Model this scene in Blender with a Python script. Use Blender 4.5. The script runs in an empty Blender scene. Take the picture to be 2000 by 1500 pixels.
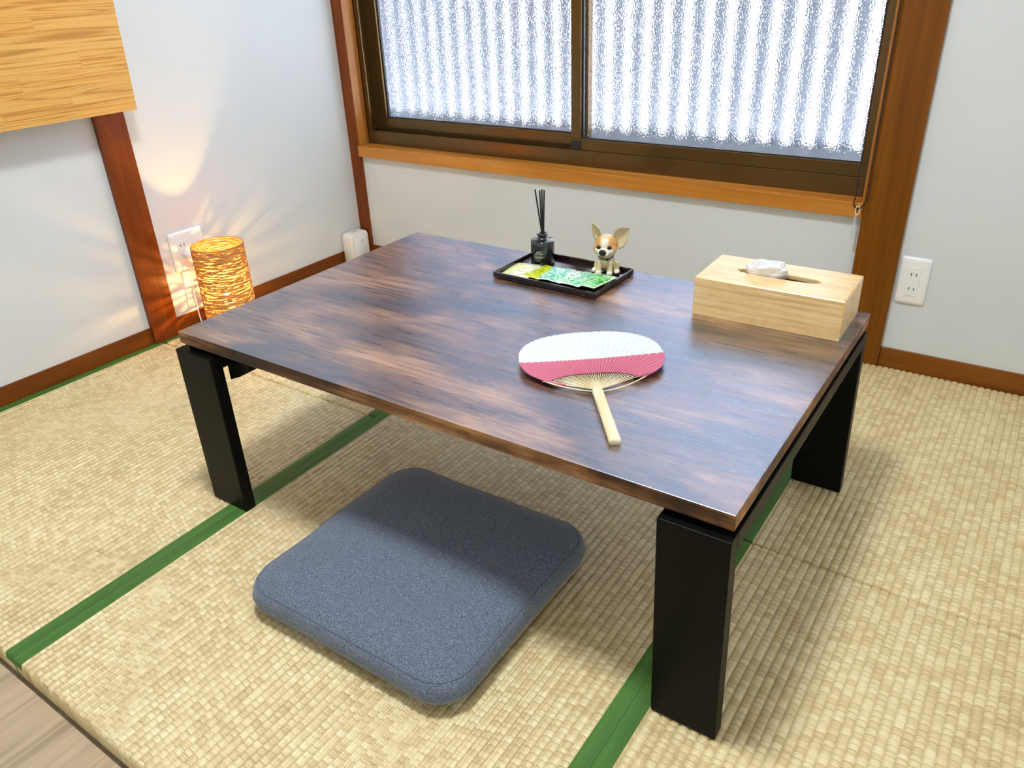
import bpy, bmesh, math, random
from mathutils import Vector, Matrix, noise as mnoise

random.seed(7)
scene = bpy.context.scene
col = scene.collection
PI = math.pi

# ------------------------------------------------------------------ camera
F_PX = 1520.776
RX = Vector((0.8245125, 0.5645599, -0.0380952))
RY = Vector((0.2387606, -0.4081555, -0.8811370))
RZ = Vector((-0.5130034, 0.7174129, -0.4713240))
cam_data = bpy.data.cameras.new('camera')
cam = bpy.data.objects.new('camera', cam_data)
col.objects.link(cam)
mw = Matrix.Identity(4)
for i in range(3):
    mw[i][0] = RX[i]
    mw[i][1] = -RY[i]
    mw[i][2] = -RZ[i]
mw.translation = Vector((2.13121, -2.04909, 0.96118))
cam.matrix_world = mw
cam_data.sensor_width = 36.0
cam_data.lens = F_PX / 2000.0 * 36.0
cam_data.clip_start = 0.02
scene.camera = cam

# ------------------------------------------------------------------ sky and sun
world = bpy.data.worlds.new('world')
scene.world = world
world.use_nodes = True
wn = world.node_tree
wn.nodes.clear()
w_out = wn.nodes.new('ShaderNodeOutputWorld')
w_bg = wn.nodes.new('ShaderNodeBackground')
w_sky = wn.nodes.new('ShaderNodeTexSky')
w_sky.sky_type = 'NISHITA'
w_sky.sun_disc = False
w_sky.sun_elevation = math.radians(48)
w_sky.sun_rotation = math.radians(35)
w_bg.inputs['Strength'].default_value = 0.05
wn.links.new(w_sky.outputs[0], w_bg.inputs[0])
wn.links.new(w_bg.outputs[0], w_out.inputs[0])

sun_data = bpy.data.lights.new('sun', 'SUN')
sun_data.energy = 70.0
sun_data.angle = math.radians(1.0)
sun_data.color = (1.0, 0.97, 0.93)
sun = bpy.data.objects.new('sun', sun_data)
col.objects.link(sun)
# light travels towards the room: from outside (+y), from the right (+x), from above
sun.rotation_euler = Vector((-0.66, -0.42, -0.62)).to_track_quat('-Z', 'Y').to_euler()

# ------------------------------------------------------------------ exposure
vs = scene.view_settings
vs.view_transform = 'Standard'
vs.look = 'None'
vs.gamma = 1.0
vs.use_curve_mapping = False
vs.exposure = 0.36
cy = scene.cycles
cy.max_bounces = 12
cy.transmission_bounces = 8
cy.diffuse_bounces = 8
cy.glossy_bounces = 4
cy.transparent_max_bounces = 8
cy.sample_clamp_indirect = 6.0
cy.blur_glossy = 0.5


# ------------------------------------------------------------------ helpers
def link(o, parent=None):
    col.objects.link(o)
    if parent is not None:
        o.parent = parent
    return o


def obj(name, bm, m, parent=None, smooth=False, loc=None, rot=None):
    me = bpy.data.meshes.new(name)
    if isinstance(bm, tuple):
        me.from_pydata(bm[0], [], bm[1])
    else:
        bmesh.ops.recalc_face_normals(bm, faces=bm.faces)
        bm.to_mesh(me)
        bm.free()
    if m is not None:
        me.materials.append(m)
    if smooth:
        for p in me.polygons:
            p.use_smooth = True
    o = bpy.data.objects.new(name, me)
    if loc is not None:
        o.location = loc
    if rot is not None:
        o.rotation_euler = rot
    return link(o, parent)


def thing(name, label, cat, loc=(0, 0, 0), rotz=0.0, group=None):
    o = bpy.data.objects.new(name, None)
    o.empty_display_size = 0.05
    o.location = loc
    o.rotation_euler = (0, 0, rotz)
    o['label'] = label
    o['category'] = cat
    if group:
        o['group'] = group
    return link(o)


def tag(o, label, cat, group=None):
    o['label'] = label
    o['category'] = cat
    if group:
        o['group'] = group
    return o


def struct(o, label):
    o['kind'] = 'structure'
    o['label'] = label
    return o


def box(bm, x0, x1, y0, y1, z0, z1, bev=0.0, seg=2):
    vs_ = [bm.verts.new(p) for p in ((x0, y0, z0), (x1, y0, z0), (x1, y1, z0), (x0, y1, z0),
                                     (x0, y0, z1), (x1, y0, z1), (x1, y1, z1), (x0, y1, z1))]
    fs = [bm.faces.new([vs_[i] for i in f]) for f in ((0, 3, 2, 1), (4, 5, 6, 7), (0, 1, 5, 4),
                                                     (1, 2, 6, 5), (2, 3, 7, 6), (3, 0, 4, 7))]
    if bev > 0:
        es = set()
        for f in fs:
            es.update(f.edges)
        bmesh.ops.bevel(bm, geom=list(es), offset=bev, segments=seg, affect='EDGES', profile=0.5)
    return vs_


def nbox(*a, **k):
    bm = bmesh.new()
    box(bm, *a, **k)
    return bm


def tube(bm, pts, r, n=8, closed=False, cap=True, rs=None):
    rings = []
    m = len(pts)
    prev = None
    for i, p in enumerate(pts):
        p = Vector(p)
        if closed:
            t = Vector(pts[(i + 1) % m]) - Vector(pts[(i - 1) % m])
        else:
            t = Vector(pts[min(i + 1, m - 1)]) - Vector(pts[max(i - 1, 0)])
        t.normalize()
        if prev is None:
            a = Vector((0, 0, 1)) if abs(t.z) < 0.9 else Vector((1, 0, 0))
            u = t.cross(a).normalized()
        else:
            u = (prev - t * prev.dot(t)).normalized()
        prev = u
        v = t.cross(u)
        rr = rs[i] if rs else r
        rings.append([bm.verts.new(p + (u * math.cos(2 * PI * k / n) + v * math.sin(2 * PI * k / n)) * rr) for k in range(n)])
    for i in range(m if closed else m - 1):
        a, b = rings[i], rings[(i + 1) % m]
        for k in range(n):
            bm.faces.new((a[k], a[(k + 1) % n], b[(k + 1) % n], b[k]))
    if cap and not closed:
        bm.faces.new(rings[0][::-1])
        bm.faces.new(rings[-1])
    return bm


def lathe(bm, prof, n=40, cx=0, cy_=0):
    rings = []
    for r, z in prof:
        if r < 1e-6:
            rings.append([bm.verts.new((cx, cy_, z))])
        else:
            rings.append([bm.verts.new((cx + r * math.cos(2 * PI * k / n), cy_ + r * math.sin(2 * PI * k / n), z)) for k in range(n)])
    for a, b in zip(rings, rings[1:]):
        for k in range(n):
            k2 = (k + 1) % n
            if len(a) == 1 and len(b) == 1:
                continue
            if len(a) == 1:
                bm.faces.new((a[0], b[k2], b[k]))
            elif len(b) == 1:
                bm.faces.new((a[k], a[k2], b[0]))
            else:
                bm.faces.new((a[k], a[k2], b[k2], b[k]))
    return bm


def sphere(bm, c, r, sub=2):
    if not hasattr(r, '__len__'):
        r = (r, r, r)
    mat_ = Matrix.Translation(Vector(c)) @ Matrix.Diagonal((r[0], r[1], r[2], 1.0))
    bmesh.ops.create_icosphere(bm, subdivisions=sub, radius=1.0, matrix=mat_)
    return bm


def rrect(w, d, r, n=6, inset=0.0):
    """outline of a rounded rectangle centred on the origin, counter-clockwise"""
    hx, hy = w / 2 - inset, d / 2 - inset
    r = max(min(r, hx, hy) , 1e-4)
    out = []
    for cxs, cys, a0 in ((1, 1, 0), (-1, 1, PI / 2), (-1, -1, PI), (1, -1, 1.5 * PI)):
        for k in range(n + 1):
            a = a0 + PI / 2 * k / n
            out.append((cxs * (hx - r) + r * math.cos(a), cys * (hy - r) + r * math.sin(a)))
    return out


def loft(bm, loops, cap0=True, cap1=True):
    rings = [[bm.verts.new(p) for p in lp] for lp in loops]
    n = len(rings[0])
    for a, b in zip(rings, rings[1:]):
        for k in range(n):
            bm.faces.new((a[k], a[(k + 1) % n], b[(k + 1) % n], b[k]))
    if cap0:
        bm.faces.new(rings[0][::-1])
    if cap1:
        bm.faces.new(rings[-1])
    return bm


# ------------------------------------------------------------------ materials
class MT:
    """small wrapper for a node material with one Principled BSDF"""
    def __init__(self, name, color=(0.8, 0.8, 0.8), rough=0.5, spec=0.5, metal=0.0, ior=1.5):
        self.m = bpy.data.materials.new(name)
        self.m.use_nodes = True
        self.t = self.m.node_tree
        self.b = self.t.nodes['Principled BSDF']
        self.out = self.t.nodes['Material Output']
        self.b.inputs['Base Color'].default_value = (*color, 1)
        self.b.inputs['Roughness'].default_value = rough
        self.b.inputs['Specular IOR Level'].default_value = spec
        self.b.inputs['Metallic'].default_value = metal
        self.b.inputs['IOR'].default_value = ior

    def set(self, node, key, v):
        s = node.inputs[key]
        if isinstance(v, bpy.types.NodeSocket):
            self.t.links.new(v, s)
        elif v is not None:
            if isinstance(v, tuple) and len(v) == 3 and s.type == 'RGBA':
                v = (*v, 1)
            s.default_value = v

    def coord(self, scale=(1, 1, 1), loc=(0, 0, 0), rot=(0, 0, 0), kind='Object'):
        tc = self.t.nodes.new('ShaderNodeTexCoord')
        mp = self.t.nodes.new('ShaderNodeMapping')
        self.t.links.new(tc.outputs[kind], mp.inputs['Vector'])
        mp.inputs['Scale'].default_value = scale
        mp.inputs['Location'].default_value = loc
        mp.inputs['Rotation'].default_value = rot
        return mp.outputs[0]

    def noise(self, vec, scale=5.0, detail=3.0, rough=0.55, dist=0.0):
        n = self.t.nodes.new('ShaderNodeTexNoise')
        self.set(n, 'Vector', vec)
        self.set(n, 'Scale', scale)
        self.set(n, 'Detail', detail)
        self.set(n, 'Roughness', rough)
        self.set(n, 'Distortion', dist)
        return n.outputs['Fac']

    def wave(self, vec, scale=5.0, dist=2.0, detail=2.0, dscale=1.0, direction='X'):
        n = self.t.nodes.new('ShaderNodeTexWave')
        n.bands_direction = direction
        self.set(n, 'Vector', vec)
        self.set(n, 'Scale', scale)
        self.set(n, 'Distortion', dist)
        self.set(n, 'Detail', detail)
        self.set(n, 'Detail Scale', dscale)
        return n.outputs['Fac']

    def vor(self, vec, scale=5.0, feature='F1', out='Distance'):
        n = self.t.nodes.new('ShaderNodeTexVoronoi')
        n.feature = feature
        self.set(n, 'Vector', vec)
        self.set(n, 'Scale', scale)
        return n.outputs[out]

    def white(self, vec):
        n = self.t.nodes.new('ShaderNodeTexWhiteNoise')
        n.noise_dimensions = '3D'
        self.set(n, 'Vector', vec)
        return n.outputs['Value']

    def math(self, op, a, b=None, c=None):
        n = self.t.nodes.new('ShaderNodeMath')
        n.operation = op
        self.set(n, 0, a)
        if b is not None:
            self.set(n, 1, b)
        if c is not None:
            self.set(n, 2, c)
        return n.outputs[0]

    def xyz(self, vec):
        n = self.t.nodes.new('ShaderNodeSeparateXYZ')
        self.set(n, 0, vec)
        return n.outputs

    def comb(self, x=0.0, y=0.0, z=0.0):
        n = self.t.nodes.new('ShaderNodeCombineXYZ')
        for k, v in enumerate((x, y, z)):
            self.set(n, k, v)
        return n.outputs[0]

    def ramp(self, fac, stops, interp='LINEAR'):
        n = self.t.nodes.new('ShaderNodeValToRGB')
        n.color_ramp.interpolation = interp
        e = n.color_ramp.elements
        while len(e) < len(stops):
            e.new(0.5)
        for k, (p, c) in enumerate(stops):
            e[k].position = p
            e[k].color = (*c, 1)
        self.set(n, 0, fac)
        return n.outputs[0]

    def mix(self, fac, a, b, blend='MIX'):
        n = self.t.nodes.new('ShaderNodeMix')
        n.data_type = 'RGBA'
        n.blend_type = blend
        self.set(n, 0, fac)
        self.set(n, 6, a)
        self.set(n, 7, b)
        return n.outputs[2]

    def base(self, v):
        self.set(self.b, 'Base Color', v)
        return self

    def bump(self, h, strength=0.3, dist=0.001):
        n = self.t.nodes.new('ShaderNodeBump')
        self.set(n, 'Height', h)
        n.inputs['Strength'].default_value = strength
        n.inputs['Distance'].default_value = dist
        self.t.links.new(n.outputs[0], self.b.inputs['Normal'])
        return n.outputs[0]


def srgb(r, g, b):
    f = lambda c: c / 12.92 if c <= 0.04045 else ((c + 0.055) / 1.055) ** 2.4
    return (f(r / 255), f(g / 255), f(b / 255))


def m_wood(name, dark, mid, light, axis='z', grain=1.0, rough=0.38, spec=0.3, ring=0.35, seed=0.0):
    """planed timber: stretched noise grain along one axis"""
    m = MT(name, mid, rough, spec)
    s = {'x': (1.6, 26, 26), 'y': (26, 1.6, 26), 'z': (26, 26, 1.6)}[axis]
    v = m.coord(tuple(k * grain for k in s), loc=(seed, seed * 1.7, seed * 0.6))
    n1 = m.noise(v, 1.0, 5, 0.6, 0.8)
    v2 = m.coord(tuple(k * grain * 6 if k > 10 else k * grain * 2.0 for k in s), loc=(seed, 3, seed))
    n2 = m.noise(v2, 1.0, 3, 0.6, 0.3)
    f = m.math('ADD', m.math('MULTIPLY', n1, 1 - ring), m.math('MULTIPLY', n2, ring))
    m.base(m.ramp(f, [(0.30, dark), (0.5, mid), (0.70, light)]))
    m.bump(n2, 0.12, 0.0006)
    return m


M = {}


def build_materials():
    # plaster / paper walls
    m = MT('wallpaper', srgb(226, 227, 226), 0.85, 0.2)
    v = m.coord()
    m.bump(m.noise(v, 260, 3, 0.6), 0.12, 0.0006)
    big = m.noise(v, 2.2, 2, 0.5)
    m.base(m.ramp(big, [(0.35, srgb(209, 216, 220)), (0.7, srgb(215, 221, 225))]))
    M['wall'] = m.m
    M['ceiling'] = MT('ceiling_board', srgb(246, 245, 242), 0.9, 0.1).m
    M['wall_plain'] = MT('white_plaster', srgb(244, 244, 243), 0.9, 0.1).m
    # timber of posts and trims
    M['post_z'] = m_wood('post_wood', srgb(96, 52, 2), srgb(118, 68, 4), srgb(138, 84, 10), 'z', 0.8, 0.36).m
    M['post_left'] = m_wood('post_wood_red', srgb(94, 40, 2), srgb(118, 54, 5), srgb(140, 72, 14), 'z', 1.0, 0.36, seed=3.0).m
    M['trim_x'] = m_wood('trim_wood_x', srgb(100, 54, 4), srgb(124, 70, 6), srgb(142, 86, 14), 'x', 1.0, 0.38, seed=5.0).m
    M['trim_y'] = m_wood('trim_wood_y', srgb(92, 44, 4), srgb(116, 58, 8), srgb(134, 74, 16), 'y', 1.0, 0.38, seed=8.0).m
    M['sill'] = m_wood('sill_wood', srgb(166, 100, 28), srgb(190, 124, 46), srgb(206, 146, 70), 'x', 0.8, 0.33, seed=2.0).m
    M['jamb'] = m_wood('jamb_wood', srgb(150, 92, 34), srgb(176, 116, 52), srgb(190, 134, 70), 'z', 0.8, 0.36, seed=4.0).m
    # aluminium window frame
    m = MT('bronze_aluminium', srgb(104, 80, 44), 0.20, 0.5, 0.6)
    M['alu'] = m.m
    M['gasket'] = MT('rubber_gasket', (0.012, 0.013, 0.014), 0.5).m
    # figured glass
    m = MT('figured_glass', (1, 1, 1), 0.10)
    m.t.nodes.remove(m.b)
    g = m.t.nodes.new('ShaderNodeBsdfGlass')
    g.inputs['IOR'].default_value = 1.45
    g.inputs['Roughness'].default_value = 0.03
    g.inputs['Color'].default_value = (0.97, 0.985, 1.0, 1)
    v = m.coord((1, 1, 0.8))
    n = m.noise(v, 230, 1, 0.5)
    b = m.t.nodes.new('ShaderNodeBump')
    b.inputs['Strength'].default_value = 0.40
    b.inputs['Distance'].default_value = 0.0023
    m.t.links.new(n, b.inputs['Height'])
    m.t.links.new(b.outputs[0], g.inputs['Normal'])
    m.t.links.new(g.outputs[0], m.out.inputs['Surface'])
    M['glass'] = m.m
    # corrugated translucent sheet outside
    m = MT('corrugated_plastic', (0.8, 0.8, 0.82), 0.4)
    m.t.nodes.remove(m.b)
    tr = m.t.nodes.new('ShaderNodeBsdfTranslucent')
    tr.inputs['Color'].default_value = (0.292, 0.315, 0.368, 1)
    df = m.t.nodes.new('ShaderNodeBsdfDiffuse')
    df.inputs['Color'].default_value = (0.28, 0.3, 0.33, 1)
    mx = m.t.nodes.new('ShaderNodeMixShader')
    mx.inputs[0].default_value = 0.10
    m.t.links.new(tr.outputs[0], mx.inputs[1])
    m.t.links.new(df.outputs[0], mx.inputs[2])
    m.t.links.new(mx.outputs[0], m.out.inputs['Surface'])
    M['corr'] = m.m
    m = MT('concrete', srgb(140, 146, 156), 0.9, 0.2)
    m.base(m.ramp(m.noise(m.coord(), 12, 4), [(0.3, srgb(126, 132, 142)), (0.7, srgb(156, 160, 168))]))
    M['concrete'] = m.m
    m = MT('grey_rail_paint', srgb(196, 204, 216), 0.6, 0.3)
    m.base(m.ramp(m.noise(m.coord((160, 1, 9)), 1.0, 3), [(0.3, srgb(170, 180, 196)), (0.7, srgb(214, 220, 230))]))
    M['rail_grey'] = m.m

    # tatami rush surface
    m = MT('tatami_rush', srgb(214, 196, 140), 0.42, 0.8, 0.0, 1.6)
    c = m.coord()
    X, Y, Z = m.xyz(c)
    p, q = 0.0148, 0.0112
    ux = m.math('DIVIDE', X, p)
    cx_ = m.math('FLOOR', ux)
    fx = m.math('FRACT', ux)
    ex = m.math('ABSOLUTE', m.math('SUBTRACT', m.math('MULTIPLY', fx, 2.0), 1.0))
    jig = m.noise(m.comb(m.math('MULTIPLY', cx_, 3.7), m.math('MULTIPLY', Y, 28.0), 2.0), 1.0, 1, 0.5)
    uy = m.math('ADD', m.math('DIVIDE', Y, q), m.math('ADD', m.math('FRACT', m.math('MULTIPLY', cx_, 0.5)), m.math('MULTIPLY', jig, 1.4)))
    cyy = m.math('FLOOR', uy)
    fy = m.math('FRACT', uy)
    cell = m.white(m.comb(cx_, cyy, 0.0))
    cell2 = m.white(m.comb(cx_, cyy, 7.0))
    ey = m.math('ABSOLUTE', m.math('SUBTRACT', m.math('MULTIPLY', fy, 2.0), 1.0))
    pillow = m.math('SUBTRACT', 1.0, m.math('POWER', ey, 3.0))
    strand = m.noise(m.comb(m.math('MULTIPLY', X, 30.0), m.math('MULTIPLY', Y, 680.0), 0.0), 1.0, 2, 0.6)
    broad = m.noise(c, 5.0, 3, 0.55)
    t = m.math('ADD', m.math('MULTIPLY', strand, 0.50), m.math('MULTIPLY', cell, 0.20))
    t = m.math('ADD', t, m.math('MULTIPLY', broad, 0.30))
    colr = m.ramp(t, [(0.28, srgb(186, 160, 106)), (0.42, srgb(214, 194, 142)), (0.54, srgb(230, 214, 164)), (0.72, srgb(244, 233, 192))])
    # dark joints where one rush ends and the next begins; shade painted into the furrows over the hemp warp
    joint = m.math('MULTIPLY', m.math('GREATER_THAN', ey, 0.80), m.math('GREATER_THAN', cell2, 0.35))
    colr = m.mix(m.math('MULTIPLY', joint, 0.34), colr, srgb(140, 112, 62))
    furrow_shade = m.ramp(ex, [(0.72, (0, 0, 0)), (0.95, (1, 1, 1))])
    colr = m.mix(m.math('MULTIPLY', furrow_shade, 0.38), colr, srgb(164, 138, 84))
    hue = m.noise(c, 2.0, 2, 0.5)
    colr = m.mix(m.math('MULTIPLY', m.math('SUBTRACT', hue, 0.35), 0.8), colr, m.mix(1.0, colr, (1.0, 0.93, 0.86), 'MULTIPLY'))
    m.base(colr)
    h = m.math('ADD', m.math('MULTIPLY', pillow, 0.5), m.math('MULTIPLY', strand, 0.7))
    m.bump(h, 0.8, 0.0013)
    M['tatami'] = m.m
    # green cloth edging
    m = MT('green_edging_cloth', srgb(70, 120, 52), 0.6, 0.3)
    v = m.coord((900, 900, 900))
    n = m.noise(v, 1.0, 2)
    w = m.noise(m.coord((60, 3, 1)), 1.0, 2)
    m.base(m.ramp(m.math('ADD', m.math('MULTIPLY', n, 0.4), m.math('MULTIPLY', w, 0.6)), [(0.35, srgb(62, 102, 42)), (0.65, srgb(84, 132, 60))]))
    m.bump(n, 0.3, 0.0005)
    M['heri'] = m.m
    # vinyl plank floor
    m = m_wood('grey_oak_plank', srgb(146, 128, 106), srgb(184, 165, 138), srgb(202, 184, 156), 'y', 1.0, 0.45, 0.4, 0.45, seed=1.0)
    M['plank'] = m.m

    # rustic table board
    def rustic(nm, polished):
      m = MT(nm, (0.1, 0.05, 0.03), 0.30, 0.5, 0.0, 4.0 if polished else 1.45)
      v = m.coord((1.9, 4.6, 4.6))
      big = m.noise(v, 1.0, 5, 0.62, 1.2)
      fine = m.noise(m.coord((5, 140, 140)), 1.0, 4, 0.65, 0.2)
      mid = m.noise(m.coord((5.0, 22, 22), loc=(3, 1, 0)), 1.0, 4, 0.6, 1.6)
      t = m.math('ADD', m.math('MULTIPLY', big, 0.50), m.math('MULTIPLY', fine, 0.26))
      t = m.math('ADD', t, m.math('MULTIPLY', mid, 0.24))
      colr = m.ramp(t, [(0.38, srgb(30, 18, 11)), (0.46, srgb(74, 45, 25)), (0.53, srgb(128, 86, 50)), (0.63, srgb(192, 144, 98))])
      kn = m.vor(m.coord((1.9, 3.6, 3.6), loc=(0.35, 0.2, 0)), 1.0)
      knm = m.ramp(kn, [(0.02, (0.12, 0.08, 0.05)), (0.055, (1, 1, 1))])
      m.base(m.mix(0.8, colr, knm, 'MULTIPLY'))
      gr = m.math('ADD', m.math('MULTIPLY', fine, 0.5), m.math('MULTIPLY', mid, 0.5))
      if polished:
          m.set(m.b, 'Roughness', m.ramp(fine, [(0.35, (0.26, 0.26, 0.26)), (0.65, (0.36, 0.36, 0.36))]))
          nb = m.bump(fine, 0.14, 0.0006)
          m.b.inputs['Specular Tint'].default_value = (0.68, 0.82, 1.0, 1)
      else:
          m.b.inputs['Roughness'].default_value = 0.5
          m.bump(fine, 0.15, 0.0006)
      return m.m

    M['rustic'] = rustic('rustic_board', True)
    M['rustic_edge'] = rustic('rustic_edge_band', False)
    m = MT('black_powder_coat', (0.0035, 0.0034, 0.0028), 0.42, 0.12)
    m.bump(m.noise(m.coord(), 900, 2), 0.05, 0.0004)
    M['black'] = m.m
    # cushion felt
    m = MT('heather_felt', srgb(92, 106, 128), 0.95, 0.1)
    n = m.noise(m.coord(), 620, 3, 0.75)
    n2 = m.noise(m.coord((1, 1, 1), loc=(2, 1, 5)), 1300, 2, 0.7)
    f = m.math('ADD', m.math('MULTIPLY', n, 0.6), m.math('MULTIPLY', n2, 0.4))
    m.base(m.ramp(f, [(0.36, srgb(48, 55, 66)), (0.5, srgb(94, 107, 126)), (0.64, srgb(162, 178, 200))]))
    m.bump(f, 0.5, 0.0012)
    m.b.inputs['Sheen Weight'].default_value = 0.25
    M['felt'] = m.m
    M['felt_seam'] = MT('felt_seam_thread', srgb(98, 112, 132), 0.9, 0.1).m
    # lacquer tray
    M['lacquer'] = MT('dark_lacquer', srgb(30, 14, 14), 0.15, 0.5, 0.0, 1.8).m
    # smoked glass of the diffuser bottle
    m = MT('smoked_glass', (0.014, 0.022, 0.026), 0.05, 0.6)
    m.b.inputs['Transmission Weight'].default_value = 0.12
    m.b.inputs['Coat Weight'].default_value = 0.8
    M['smoke'] = m.m
    M['reed'] = MT('black_reed', (0.012, 0.012, 0.012), 0.7).m
    M['print'] = MT('pale_print', srgb(190, 196, 196), 0.6).m
    # bamboo box
    m = MT('bamboo_board', srgb(222, 188, 128), 0.36, 0.5)
    n1 = m.noise(m.coord((3.5, 60, 130)), 1.0, 3, 0.6, 0.2)
    n2 = m.noise(m.coord((9, 400, 420), loc=(1, 2, 3)), 1.0, 2)
    kn = m.noise(m.coord((34, 50, 90), loc=(5, 2, 3)), 1.0, 2)
    f = m.math('ADD', m.math('MULTIPLY', n1, 0.55), m.math('MULTIPLY', n2, 0.25))
    f = m.math('ADD', f, m.math('MULTIPLY', kn, 0.2))
    m.base(m.ramp(f, [(0.32, srgb(200, 156, 92)), (0.5, srgb(230, 196, 136)), (0.68, srgb(244, 220, 170))]))
    m.b.inputs['Coat Weight'].default_value = 0.3
    m.b.inputs['Coat Roughness'].default_value = 0.3
    M['bamboo'] = m.m
    # pine staves: one material, tint by object
    m = MT('pine_stave', srgb(222, 166, 84), 0.42, 0.4)
    oi = m.t.nodes.new('ShaderNodeObjectInfo')
    X, Y, Z = m.xyz(m.coord())
    off = m.math('MULTIPLY', oi.outputs['Random'], 40.0)
    vec = m.comb(off, m.math('MULTIPLY', Y, 1.3), m.math('MULTIPLY', Z, 36.0))
    n1 = m.noise(vec, 1.0, 2, 0.5, 0.6)
    ring_ = m.math('ABSOLUTE', m.math('SINE', m.math('MULTIPLY', n1, 24.0)))
    pores = m.noise(m.comb(off, m.math('MULTIPLY', Y, 24.0), m.math('MULTIPLY', Z, 600.0)), 1.0, 2)
    f = m.math('ADD', m.math('MULTIPLY', ring_, 0.75), m.math('MULTIPLY', pores, 0.25))
    c1 = m.ramp(f, [(0.12, srgb(186, 134, 64)), (0.40, srgb(212, 162, 84)), (0.85, srgb(226, 182, 106))])
    tint = m.ramp(oi.outputs['Random'], [(0.0, (1.0, 1.0, 1.0)), (0.5, (1.0, 0.93, 0.80)), (1.0, (0.97, 0.86, 0.64))])
    m.base(m.mix(1.0, c1, tint, 'MULTIPLY'))
    M['pine'] = m.m
    # fan
    M['paper_white'] = MT('white_paper', srgb(212, 220, 221), 0.8, 0.2).m
    M['paper_pink'] = MT('pink_paper', srgb(198, 112, 136), 0.8, 0.2).m
    m = MT('split_bamboo', srgb(228, 214, 168), 0.5, 0.4)
    m.base(m.ramp(m.noise(m.coord((60, 8, 60)), 1.0, 3), [(0.3, srgb(212, 196, 148)), (0.7, srgb(242, 235, 208))]))
    M['split'] = m.m
    # plastics
    M['white_plastic'] = MT('white_plastic', srgb(236, 238, 240), 0.32, 0.5).m
    M['white_plastic_warm'] = MT('ivory_plastic', srgb(232, 232, 226), 0.4, 0.5).m
    M['slot'] = MT('dark_slot', (0.02, 0.02, 0.022), 0.6).m
    M['grey_mark'] = MT('grey_mark', srgb(150, 156, 156), 0.5).m
    M['chain'] = MT('brown_chain', srgb(34, 16, 10), 0.4).m
    m = MT('clear_acrylic', (0.92, 0.95, 0.95), 0.08, 0.5)
    m.b.inputs['Transmission Weight'].default_value = 0.75
    M['acrylic'] = m.m
    # film and tissue
    m = MT('tissue_film', srgb(238, 239, 244), 0.18, 0.6)
    m.b.inputs['Transmission Weight'].default_value = 0.12
    m.b.inputs['Coat Weight'].default_value = 0.5
    M['film'] = m.m
    # lamp shade
    m = MT('raffia', srgb(196, 128, 62), 0.7, 0.3)
    n = m.noise(m.coord((30, 30, 220)), 1.0, 3)
    m.base(m.ramp(n, [(0.32, srgb(180, 116, 52)), (0.6, srgb(226, 172, 98))]))
    tr = m.t.nodes.new('ShaderNodeBsdfTranslucent')
    tr.inputs['Color'].default_value = (*srgb(236, 170, 70), 1)
    mx = m.t.nodes.new('ShaderNodeMixShader')
    mx.inputs[0].default_value = 0.06
    m.t.links.new(m.b.outputs[0], mx.inputs[1])
    m.t.links.new(tr.outputs[0], mx.inputs[2])
    m.t.links.new(mx.outputs[0], m.out.inputs['Surface'])
    M['raffia'] = m.m
    M['wire'] = MT('shade_wire', srgb(120, 84, 50), 0.5).m
    m = MT('bulb_glow', (1, 0.8, 0.4), 0.4)
    m.b.inputs['Emission Color'].default_value = (1.0, 0.70, 0.25, 1)
    m.b.inputs['Emission Strength'].default_value = 2.5
    M['bulb'] = m.m
    m = MT('ceiling_diffuser', (0.9, 0.9, 0.9), 0.5)
    m.b.inputs['Emission Color'].default_value = (0.95, 0.98, 1.0, 1)
    m.b.inputs['Emission Strength'].default_value = 2.0
    M['diffuser'] = m.m
    M['blind'] = MT('blind_fabric', srgb(214, 206, 190), 0.9, 0.1).m
    # figurine: colours come with the mesh (glazed paint)
    m = MT('painted_ceramic', (0.8, 0.7, 0.5), 0.25, 0.5)
    a = m.t.nodes.new('ShaderNodeAttribute')
    a.attribute_name = 'paint'
    m.base(a.outputs['Color'])
    M['ceramic'] = m.m
    M['ear_in'] = MT('cream_ear', srgb(214, 200, 160), 0.35).m
    M['ear_out'] = MT('tan_ear', srgb(206, 164, 110), 0.35).m
    M['eye'] = MT('black_glaze', (0.008, 0.008, 0.008), 0.12).m
    M['collar'] = MT('slate_collar', srgb(72, 84, 104), 0.35).m


build_materials()

# ================================================================== SETTING
RW, RD, RH = 2.75, 3.45, 2.36          # room width (x), depth (-y), height
WX0, WX1, WZ0, WZ1 = 0.0425, 1.757, 0.382, 1.80     # window opening

# floor: vinyl planks beyond the tatami
bm = nbox(-0.1, RW + 0.1, -RD - 0.1, 0.12, -0.12, -0.045)
floor = struct(obj('floor', bm, M['plank']), 'grey oak look plank floor in front of the tatami')
pw = 0.18
k = 0
for r, yy in enumerate((-1.785, -2.60)):
    y1 = yy - 0.002
    y0 = max(yy - 0.81, -RD)
    for i in range(int(RW / pw) + 1):
        x0 = i * pw + 0.0002
        x1 = min(x0 + pw - 0.0004, RW)
        if x1 - x0 < 0.02:
            continue
        o = obj('plank', nbox(x0, x1, y0, y1, -0.045, -0.036, 0.0003, 1), M['plank'], floor)

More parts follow.
